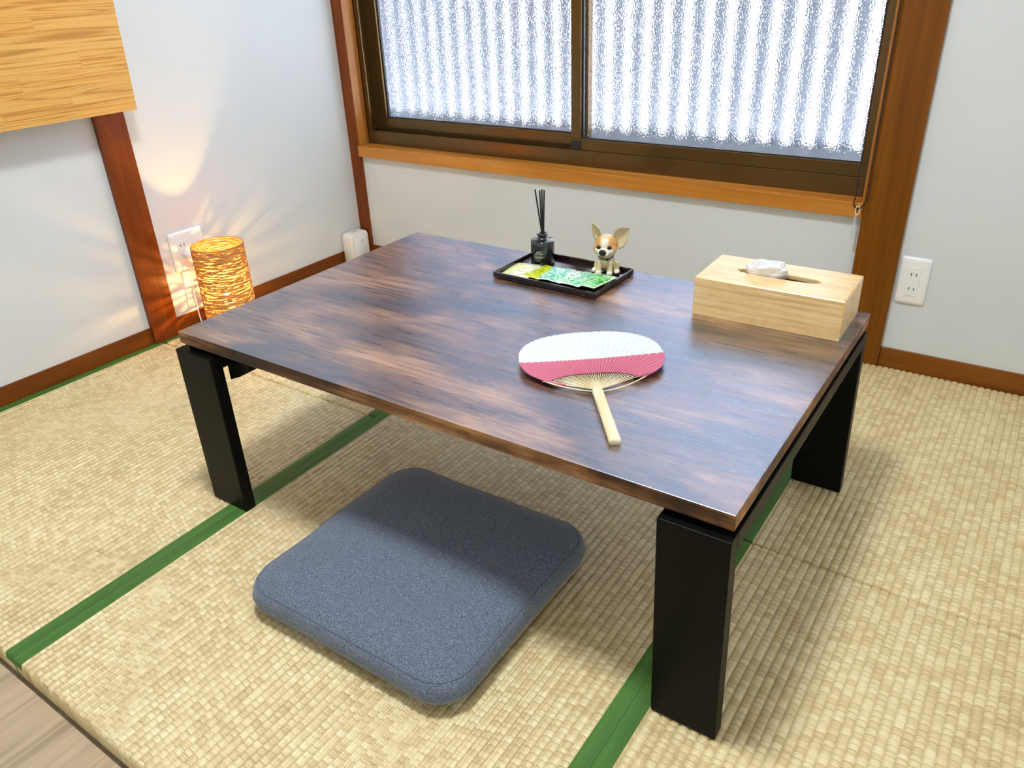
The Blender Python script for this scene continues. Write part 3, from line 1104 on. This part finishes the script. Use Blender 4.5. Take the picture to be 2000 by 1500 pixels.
# ================================================================== TISSUE BOX
tb = thing('tissue_box', 'bamboo tissue box cover with an oval slot at the right end of the table', 'tissue box', (1.7605, -0.6900, ZT), 0.018)
BW, BD, BH, BT = 0.262, 0.140, 0.0735, 0.008
obj('front_panel', nbox(-BW / 2, BW / 2, -BD / 2, -BD / 2 + BT, 0, BH - BT, 0.0008, 1), M['bamboo'], tb)
obj('back_panel', nbox(-BW / 2, BW / 2, BD / 2 - BT, BD / 2, 0, BH - BT, 0.0008, 1), M['bamboo'], tb)
for s in (-1, 1):
    xa = -BW / 2 if s < 0 else BW / 2 - BT
    obj('side_panel', nbox(xa, xa + BT, -BD / 2 + BT, BD / 2 - BT, 0, BH - BT, 0.0008, 1), M['bamboo'], tb)
# lid with an oval slot
SL, SWD = 0.152, 0.028
nn = 48
outer, inner_ = [], []
for k in range(nn):
    a = 2 * PI * k / nn
    c0, s0 = math.cos(a), math.sin(a)
    f = min((BW / 2) / max(abs(c0), 1e-6), (BD / 2) / max(abs(s0), 1e-6))
    outer.append((c0 * f, s0 * f))
    e = 2.6
    r = (abs(c0 / (SL / 2)) ** e + abs(s0 / (SWD / 2)) ** e) ** (-1 / e)
    inner_.append((c0 * r, s0 * r))
# make sure the four corners exist
ca = math.atan2(BD, BW)
for a in (ca, PI - ca, PI + ca, 2 * PI - ca):
    k = int(round(a / (2 * PI) * nn)) % nn
    outer[k] = (math.copysign(BW / 2, math.cos(a)), math.copysign(BD / 2, math.sin(a)))
bm = bmesh.new()
z0, z1, bv = BH - BT, BH, 0.002
shr = lambda p: (p[0] * (1 - bv / (BW / 2)), p[1] * (1 - bv / (BD / 2)))
lps = [[(x, y, z0) for x, y in inner_], [(x, y, z0) for x, y in outer], [(x, y, z1 - bv) for x, y in outer],
       [(*shr(p), z1) for p in outer], [(x * 1.012, y * 1.05, z1) for x, y in inner_], [(x, y, z1 - 0.0015) for x, y in inner_], [(x, y, z0) for x, y in inner_]]
loft(bm, lps, False, False)
obj('lid', bm, M['bamboo'], tb)
# film poking out of the slot
bm = bmesh.new()
N1, N2 = 14, 22
grid = []
for i in range(N1 + 1):
    row = []
    th = i / N1
    for j in range(N2):
        a = 2 * PI * j / N2
        r = math.cos(th * PI / 2) ** 0.55
        x = 0.034 * r * math.cos(a)
        y = 0.0135 * r * math.sin(a)
        z = 0.038 * math.sin(th * PI / 2)
        nv = Vector((x * 48, y * 60, z * 50))
        k = mnoise.noise(nv) + 0.6 * mnoise.noise(nv * 2.3)
        kk = abs(mnoise.noise(nv * 1.4 + Vector((3, 1, 7))))
        d = 0.006 * k - 0.006 * kk
        flare = 1 + 0.25 * math.sin(th * PI)
        row.append(bm.verts.new((x * flare + d * math.cos(a), y * flare + d * math.sin(a) * 0.8, z + d * 0.7)))
    grid.append(row)
for i in range(N1):
    for j in range(N2):
        bm.faces.new((grid[i][j], grid[i][(j + 1) % N2], grid[i + 1][(j + 1) % N2], grid[i + 1][j]))
bmesh.ops.remove_doubles(bm, verts=bm.verts, dist=0.0003)
cs, sn = math.cos(0.018), math.sin(0.018)
fx, fy = -0.022, 0.0
tl = obj('tissue', bm, M['film'], loc=(1.7605 + fx * cs, -0.6900 + fx * sn, ZT + BH - 0.011), rot=(0, 0, 0.018))
tag(tl, 'crumpled clear-white tissue film poking out of the bamboo box slot', 'tissue')

# ================================================================== HAND FAN
# local frame: +x along the colour split, +y away from the handle, origin at the neck
fan = thing('hand_fan', 'round paper hand fan, white above and pink below, with bamboo handle on the table', 'hand fan', (1.6300, -1.1250, ZT), math.atan2(0.624, 0.781))
UC = 0.0085


def rim(a):
    """outline point of the paper leaf for an angle measured at the leaf centre"""
    c0, s0 = math.cos(a), math.sin(a)
    e = 2.35
    hh = 0.094 if s0 > 0 else 0.092
    r = (abs(c0 / 0.119) ** e + abs(s0 / hh) ** e) ** (-1 / e)
    return (UC + c0 * r, 0.1095 + s0 * r)


NR = 38                               # ribs
A0, A1 = math.radians(24), math.radians(156)


def rim_from_neck(th):
    """where the ray from the neck at angle th leaves the leaf"""
    lo_, hi_ = 0.0, 0.30
    d0, d1 = math.cos(th), math.sin(th)
    best = 0.05
    for q in range(240):
        r = 0.03 + 0.2 * q / 239
        x, y = d0 * r - UC, d1 * r - 0.1095
        hh = 0.094 if y > 0 else 0.092
        if abs(x / 0.119) ** 2.35 + abs(y / hh) ** 2.35 <= 1:
            best = r
    return best


def arch(th):
    """lower edge of the paper: a shallow arch over the bare ribs"""
    s = (th - PI / 2) / (A1 - PI / 2)
    return 0.052 + 0.026 * abs(s) ** 1.6


SPLIT = 0.1020
FZ = 0.0085
PN = NR * 6
rows = 14
for nm, pm in (('white_paper', 'paper_white'), ('pink_paper', 'paper_pink')):
    bm = bmesh.new()
    strips = []
    for i in range(PN + 1):
        th = A0 + (A1 - A0) * i / PN
        r0, r1 = arch(th), rim_from_neck(th)
        rs_ = SPLIT / max(math.sin(th), 1e-3) * (1 + 0.012 * math.cos(th))
        rs_ = min(max(rs_, r0), r1)
        a, b = (rs_, r1) if nm == 'white_paper' else (r0, rs_)
        # ribs press through the paper: a small ridge every fourth column
        rel = (-0.0016, -0.0004, 0.0, 0.0002, 0.0, -0.0004)[i % 6]
        strip = []
        for j in range(rows + 1):
            r = a + (b - a) * j / rows
            x, y = r * math.cos(th), r * math.sin(th)
            bow = 0.0035 * (y / 0.2) + 0.004 * (x / 0.12) ** 2 * 0.6
            strip.append((x, y, FZ + rel + bow))
        strips.append(strip)
    for off in (0.0006, -0.0006):
        vv = [[bm.verts.new((p[0], p[1], p[2] + off)) for p in s] for s in strips]
        for i in range(PN):
            for j in range(rows):
                q = (vv[i][j], vv[i + 1][j], vv[i + 1][j + 1], vv[i][j + 1])
                if (q[0].co - q[3].co).length < 1e-6 and (q[1].co - q[2].co).length < 1e-6:
                    continue
                bm.faces.new(q)
    bmesh.ops.remove_doubles(bm, verts=bm.verts, dist=1e-6)
    o = obj(nm, bm, M[pm], fan)
    if nm == 'white_paper':
        o['label'] = 'white upper half of the pleated paper leaf'
    else:
        o['label'] = 'pink lower half of the pleated paper leaf'
# rim binding: white around the upper half, pink around the lower sides
for lo_, hi_, pm in ((-4, 184, 'paper_white'), (-50, -4, 'paper_pink'), (184, 230, 'paper_pink')):
    pts = []
    for k in range(61):
        x, y = rim(math.radians(lo_ + (hi_ - lo_) * k / 60))
        bow = 0.0035 * (y / 0.2) + 0.004 * (x / 0.12) ** 2 * 0.6
        pts.append((x, y, FZ + bow))
    obj('rim_binding', tube(bmesh.new(), pts, 0.0008, 6), M[pm], fan, True)
# bare ribs between neck and paper
for i in range(NR):
    th = A0 + (A1 - A0) * (i + 0.5) / NR
    r0, r1 = 0.006, arch(th) + 0.012
    x0_, y0_ = r0 * math.cos(th) * 1.0, r0 * math.sin(th)
    x1_, y1_ = r1 * math.cos(th), r1 * math.sin(th)
    z1_ = FZ - 0.0016 + 0.0035 * (y1_ / 0.2) + 0.0024 * (x1_ / 0.12) ** 2
    bm = tube(bmesh.new(), [(x0_, y0_, FZ + 0.0005 * ((i % 3) - 1)), (x1_, y1_, z1_)], 0.0007, 4)
    obj('rib', bm, M['split'], fan)
# bow that spreads the ribs
pts = []
xl, yl = -0.073, 0.033
xr, yr = 0.086, 0.037
for k in range(33):
    f = k / 32 * 2 - 1
    x = 0.0065 + 0.0795 * f
    y = -0.0045 + (0.0395 if f > 0 else 0.0375) * abs(f) ** 1.75
    pts.append((x, y, FZ - 0.001 + 0.0015 * abs(f)))
obj('bow', tube(bmesh.new(), pts, 0.0011, 6), M['split'], fan, True)
# handle
bm = bmesh.new()
loops = []
for y, w, h in ((0.007, 0.0120, 0.008), (0.000, 0.0150, 0.0095), (-0.004, 0.0158, 0.0100), (-0.0055, 0.0172, 0.0108), (-0.030, 0.0168, 0.0105), (-0.080, 0.0166, 0.0100), (-0.1445, 0.0174, 0.0098), (-0.1460, 0.0166, 0.0090)):
    prof = rrect(w, h, h * 0.42, 4)
    zc = 0.0052 + 0.0024 * max(0, (y + 0.146) / 0.15)
    loops.append([(px_, y, zc + pz) for px_, pz in prof])
loft(bm, loops)
obj('handle', bm, M['split'], fan, True)
bm = tube(bmesh.new(), [(0.0084 * math.cos(2 * PI * k / 20), -0.005, 0.0075 + 0.0058 * math.sin(2 * PI * k / 20)) for k in range(20)], 0.0006, 5, closed=True)
obj('neck_ring', bm, M['split'], fan, True)

# ================================================================== WOVEN LAMP
LX, LY = 0.135, -0.724
LR, LH = 0.0735, 0.276
lam = thing('woven_lamp', 'glowing woven raffia cylinder lamp on the floor beside the wall outlet', 'lamp', (LX, LY, 0.0))
obj('base', lathe(bmesh.new(), [(0.0, 0.0005), (0.068, 0.0005), (0.070, 0.004), (0.068, 0.010), (0.0, 0.012)], 40), M['wire'], lam, True)
bm = bmesh.new()
rng = random.Random(11)
z = 0.010
NS = 64
idx = 0
while z < LH - 0.004:
    ph, ph2 = rng.random() * 6.28, rng.random() * 6.28
    am = rng.uniform(0.0012, 0.0034)
    kk, k2 = rng.choice((2, 3, 4, 5)), rng.choice((6, 7, 9))
    wv = 14
    hh = rng.uniform(0.0013, 0.0022)
    pts, rs_ = [], []
    lean = rng.uniform(-0.0012, 0.0012)
    for s in range(NS):
        a = 2 * PI * s / NS
        rad = LR + 0.0011 * math.cos(wv * a / 2 + (PI if idx % 2 else 0)) + rng.uniform(-0.0005, 0.0005)
        zz = z + am * math.sin(kk * a + ph) * 0.8 + 0.0010 * math.sin(k2 * a + ph2) + lean * math.sin(a)
        zz = min(max(zz, 0.006), LH - 0.003)
        pts.append((rad * math.cos(a), rad * math.sin(a), zz))
        rs_.append(hh * rng.uniform(0.8, 1.2))
    tube(bm, pts, hh, 5, closed=True, rs=rs_)
    z += rng.choice((0.0019, 0.0022, 0.0026, 0.0031, 0.0038))
    idx += 1
sh = obj('woven_shade', bm, M['raffia'], lam, True)
for k in range(14):
    a = 2 * PI * k / 14 + 0.1
    bm = tube(bmesh.new(), [(LR * math.cos(a), LR * math.sin(a), 0.004), (LR * math.cos(a), LR * math.sin(a), LH - 0.002)], 0.0008, 5)
    obj('upright_wire', bm, M['wire'], sh)
for zz in (0.008, LH - 0.002):
    pts = [((LR + 0.0004) * math.cos(2 * PI * k / 64), (LR + 0.0004) * math.sin(2 * PI * k / 64), zz) for k in range(64)]
    obj('rim_wire', tube(bmesh.new(), pts, 0.0020, 6, closed=True), M['raffia'], sh, True)
obj('socket', lathe(bmesh.new(), [(0.0, 0.010), (0.018, 0.010), (0.018, 0.050), (0.013, 0.062), (0.0, 0.062)], 24), M['white_plastic'], lam, True)
obj('bulb', lathe(bmesh.new(), [(0.011, 0.060), (0.012, 0.070), (0.020, 0.090), (0.021, 0.104), (0.016, 0.116), (0.0, 0.121)], 24), M['bulb'], lam, True)
pl_ = bpy.data.lights.new('lamp_light', 'POINT')
pl_.energy = 7.0
pl_.color = (1.0, 0.56, 0.16)
pl_.shadow_soft_size = 0.008
po = bpy.data.objects.new('lamp_light', pl_)
po.location = (0, 0, 0.126)
link(po, lam)
# cord and plug
cord = [(0.060, -0.030, 0.006), (0.040, -0.058, 0.005), (-0.020, -0.062, 0.005), (-0.085, -0.050, 0.008), (-0.108, -0.044, 0.06), (-0.110, -0.040, 0.15), (-0.106, -0.036, 0.205), (-0.100, -0.035, 0.224)]


def smooth_path(pts, n=6):
    out = []
    P = [Vector(p) for p in pts]
    for i in range(len(P) - 1):
        p0, p1, p2, p3 = P[max(i - 1, 0)], P[i], P[i + 1], P[min(i + 2, len(P) - 1)]
        for k in range(n):
            t = k / n
            out.append(0.5 * ((2 * p1) + (p2 - p0) * t + (2 * p0 - 5 * p1 + 4 * p2 - p3) * t * t + (3 * p1 - p0 - 3 * p2 + p3) * t ** 3))
    out.append(P[-1])
    return out


cd = obj('power_cord', tube(bmesh.new(), smooth_path(cord), 0.0022, 6), M['white_plastic'], lam, True)
bm = bmesh.new()
pr = [(-0.126, 0.010, 0.0085), (-0.112, 0.0105, 0.0085), (-0.102, 0.0075, 0.0065), (-0.094, 0.0035, 0.0035)]
loft(bm, [[(x, -0.0300 + py_, 0.2325 + pz) for py_, pz in rrect(2 * w_, 2 * h_, 0.003, 3)] for x, w_, h_ in pr])
obj('plug', bm, M['white_plastic'], cd, True)


# ================================================================== OUTLETS
def outlet(name, label, loc, rotz, w, h, modules):
    """a wall plate; local x along the wall, -y out of the wall, origin at plate centre"""
    t = thing(name, label, 'wall outlet', loc, rotz, 'wall outlets')
    bm = bmesh.new()
    lp = []
    for ins, y in ((0.0, 0.0), (0.0, -0.003), (0.0012, -0.0052), (0.004, -0.0072), (0.009, -0.0082)):
        lp.append([(x, y, z) for x, z in rrect(w, h, 0.007, 5, ins)])
    loft(bm, lp)
    obj('plate', bm, M['white_plastic'], t, True)
    for mx_, mz, mw_, mh, sockets in modules:
        mo = obj('socket_module', nbox(mx_ - mw_ / 2, mx_ + mw_ / 2, -0.0098, -0.0075, mz - mh / 2, mz + mh / 2, 0.0006, 1), M['white_plastic'], t)
        for sx, sz in sockets:
            for dx, hh in ((-0.0058, 0.0078), (0.0058, 0.0066)):
                obj('slot', nbox(sx + dx - 0.0011, sx + dx + 0.0011, -0.0101, -0.0097, sz - hh / 2, sz + hh / 2), M['slot'], mo)
    return t


outlet('wall_outlet', 'white double socket outlet on the wall right of the broad post', (1.8993, 0.004, 0.2385), 0.0, 0.0695, 0.121,
       [(0.0005, 0.0, 0.0285, 0.074, [(0.0005, 0.0185), (0.0005, -0.0185)])])
# left wall faces +x: local -y must point to +x -> rotate +90 degrees
outlet('wall_outlet', 'wide white wall plate with the lamp plug, by the left wall post', (-0.004, -0.7340, 0.2420), PI / 2, 0.117, 0.120,
       [(-0.0200, 0.0, 0.0270, 0.066, [(-0.0200, 0.0190), (-0.0200, -0.0100)])])

# ================================================================== WHITE BOX IN THE CORNER
rt_ = thing('router_box', 'white plastic box with a top slot standing in the room corner', 'router', (0.029, -0.072, 0.0))
RBX, RBY, RBH = 0.050, 0.092, 0.119
bm = bmesh.new()
# rounded in the plane of the broad faces (y-z), softly bevelled
prof = []
lp = []
for x, ins in ((-RBX / 2, 0.006), (-RBX / 2 + 0.002, 0.002), (-RBX / 2 + 0.006, 0.0), (RBX / 2 - 0.008, 0.0), (RBX / 2 - 0.003, 0.0022), (RBX / 2, 0.0075)):
    lp.append([(x, y, RBH / 2 + z) for y, z in rrect(RBY, RBH, 0.017, 8, ins)])
loft(bm, lp)
obj('case', bm, M['white_plastic_warm'], rt_, True)
bm = bmesh.new()
loft(bm, [[(RBX / 2 - 0.0005, y, RBH / 2 + z) for y, z in rrect(RBY - 0.026, RBH - 0.026, 0.010, 6)], [(RBX / 2 + 0.0006, y, RBH / 2 + z) for y, z in rrect(RBY - 0.028, RBH - 0.028, 0.009, 6)]])
obj('front_panel', bm, M['white_plastic'], rt_, True)
obj('top_slot', nbox(-0.004, 0.001, -0.016, 0.012, RBH - 0.0004, RBH + 0.0004, 0.0003, 1), M['grey_mark'], rt_)
obj('printed_mark', nbox(RBX / 2 + 0.0004, RBX / 2 + 0.0008, 0.004, 0.018, RBH - 0.034, RBH - 0.031), M['grey_mark'], rt_)

# ================================================================== FOLD-DOWN BOARD ON THE LEFT WALL
# hangs in front of the wall, its right edge just past the wall post
BXB, BXT = 0.080, 0.104                 # distance from the wall at bottom / top edge
BZ0, BZ1 = 0.668, 1.118
BY1, BY0 = -0.832, -1.752
fb = thing('wall_board', 'laminated pine board hanging on the left wall above the post', 'wooden board', (BXB, BY1, BZ0))
tilt = math.atan2(BXT - BXB, BZ1 - BZ0)
fb.rotation_euler = (0, tilt, 0)
rng = random.Random(5)
z = 0.0
HB_ = BZ1 - BZ0
row = 0
widths = [0.034, 0.043, 0.036, 0.040, 0.045, 0.034, 0.040, 0.046, 0.036, 0.045, 0.051]
first = [0.335, 0.165, 0.275, 0.12, 0.40, 0.21, 0.30, 0.15, 0.36, 0.22, 0.30]
shared = {}
for hgt, f0 in zip(widths, first):
    y = 0.0
    ln = f0
    while y > BY0 - BY1 + 0.001:
        y2 = max(y - ln, BY0 - BY1)
        if (y2 - (BY0 - BY1)) < 0.06:
            y2 = BY0 - BY1
        bm = nbox(-0.024, 0.0, y2 - y + 0.0001, 0.0, 0.0, hgt - 0.0002, 0.00025, 1)
        obj('stave', bm, M['pine'], fb, loc=(rng.uniform(-0.0001, 0.0001), y, z))
        y = y2
        ln = rng.uniform(0.20, 0.42)
    z += hgt
# wall cleat and two brackets that carry it
obj('wall_cleat', nbox(-0.115, -0.040, -0.80, -0.12, HB_ - 0.10, HB_ - 0.04), M['pine'], fb)
for yy in (-0.22, -0.70):
    obj('bracket', nbox(-0.060, -0.024, yy - 0.012, yy + 0.012, 0.12, HB_ - 0.02), M['black'], fb)

# ================================================================== ROLLER BLIND WITH CHAIN
rb = thing('roller_blind', 'dark bead chain loop of a rolled-up blind hanging at the right window edge', 'roller blind', (1.748, -0.035, 1.76))
bm = bmesh.new()
tube(bm, [(-1.69, 0, 0), (0.0, 0, 0)], 0.022, 20)
obj('rolled_fabric', bm, M['blind'], rb, True)
for xx in (-1.70, 0.0):
    obj('end_bracket', nbox(xx - 0.004, xx + 0.006, -0.025, 0.030, -0.03, 0.03, 0.002, 1), M['black'], rb)
# chain: two strands of beads joined by a loop at the bottom
path = []
ztop, zlow = -0.02, 0.4065 - 1.76
CX0, CX1 = -0.0150, 0.0105
for k in range(231):
    f = k / 230
    path.append(Vector((CX0 + 0.0075 * max(0, f - 0.5) * 1.2, 0.014, ztop + (zlow + 0.022 - ztop) * f)))
xl_ = path[-1].x
xr_ = CX1 + 0.0050
cxm, rr_ = (xl_ + xr_) / 2, (xr_ - xl_) / 2
for k in range(1, 9):
    a = PI + PI * k / 9
    path.append(Vector((cxm + rr_ * math.cos(a) - 0.003, 0.014, zlow + 0.022 + 0.022 * math.sin(a))))
for k in range(231):
    f = 1 - k / 230
    path.append(Vector((CX1 + 0.0050 * f, 0.014, ztop + (zlow + 0.022 - ztop) * f)))
bm = bmesh.new()
for p in path:
    bmesh.ops.create_icosphere(bm, subdivisions=1, radius=0.0026, matrix=Matrix.Translation(p))
ch = obj('bead_chain', bm, M['chain'], rb, True)
ch['kind'] = 'stuff'
ch['label'] = 'dark brown bead chain'
obj('chain_cord', tube(bmesh.new(), path, 0.0011, 4), M['chain'], rb)
# clear hook and acrylic weight
hz = zlow + 0.002
pts = [(cxm - 0.003 + 0.0050 * math.cos(a) , 0.014, hz - 0.006 + 0.011 * math.sin(a)) for a in [2 * PI * k / 24 for k in range(24)]]
hk = obj('clear_hook', tube(bmesh.new(), pts, 0.0011, 6, closed=True), M['white_plastic'], rb, True)
hk['label'] = 'clear plastic hook under the chain loop'
wt = obj('acrylic_weight', nbox(cxm - 0.0085, cxm - 0.0025, 0.0115, 0.0165, hz - 0.082, hz - 0.017, 0.001, 1), M['acrylic'], rb)
wt['label'] = 'clear acrylic rod weight'
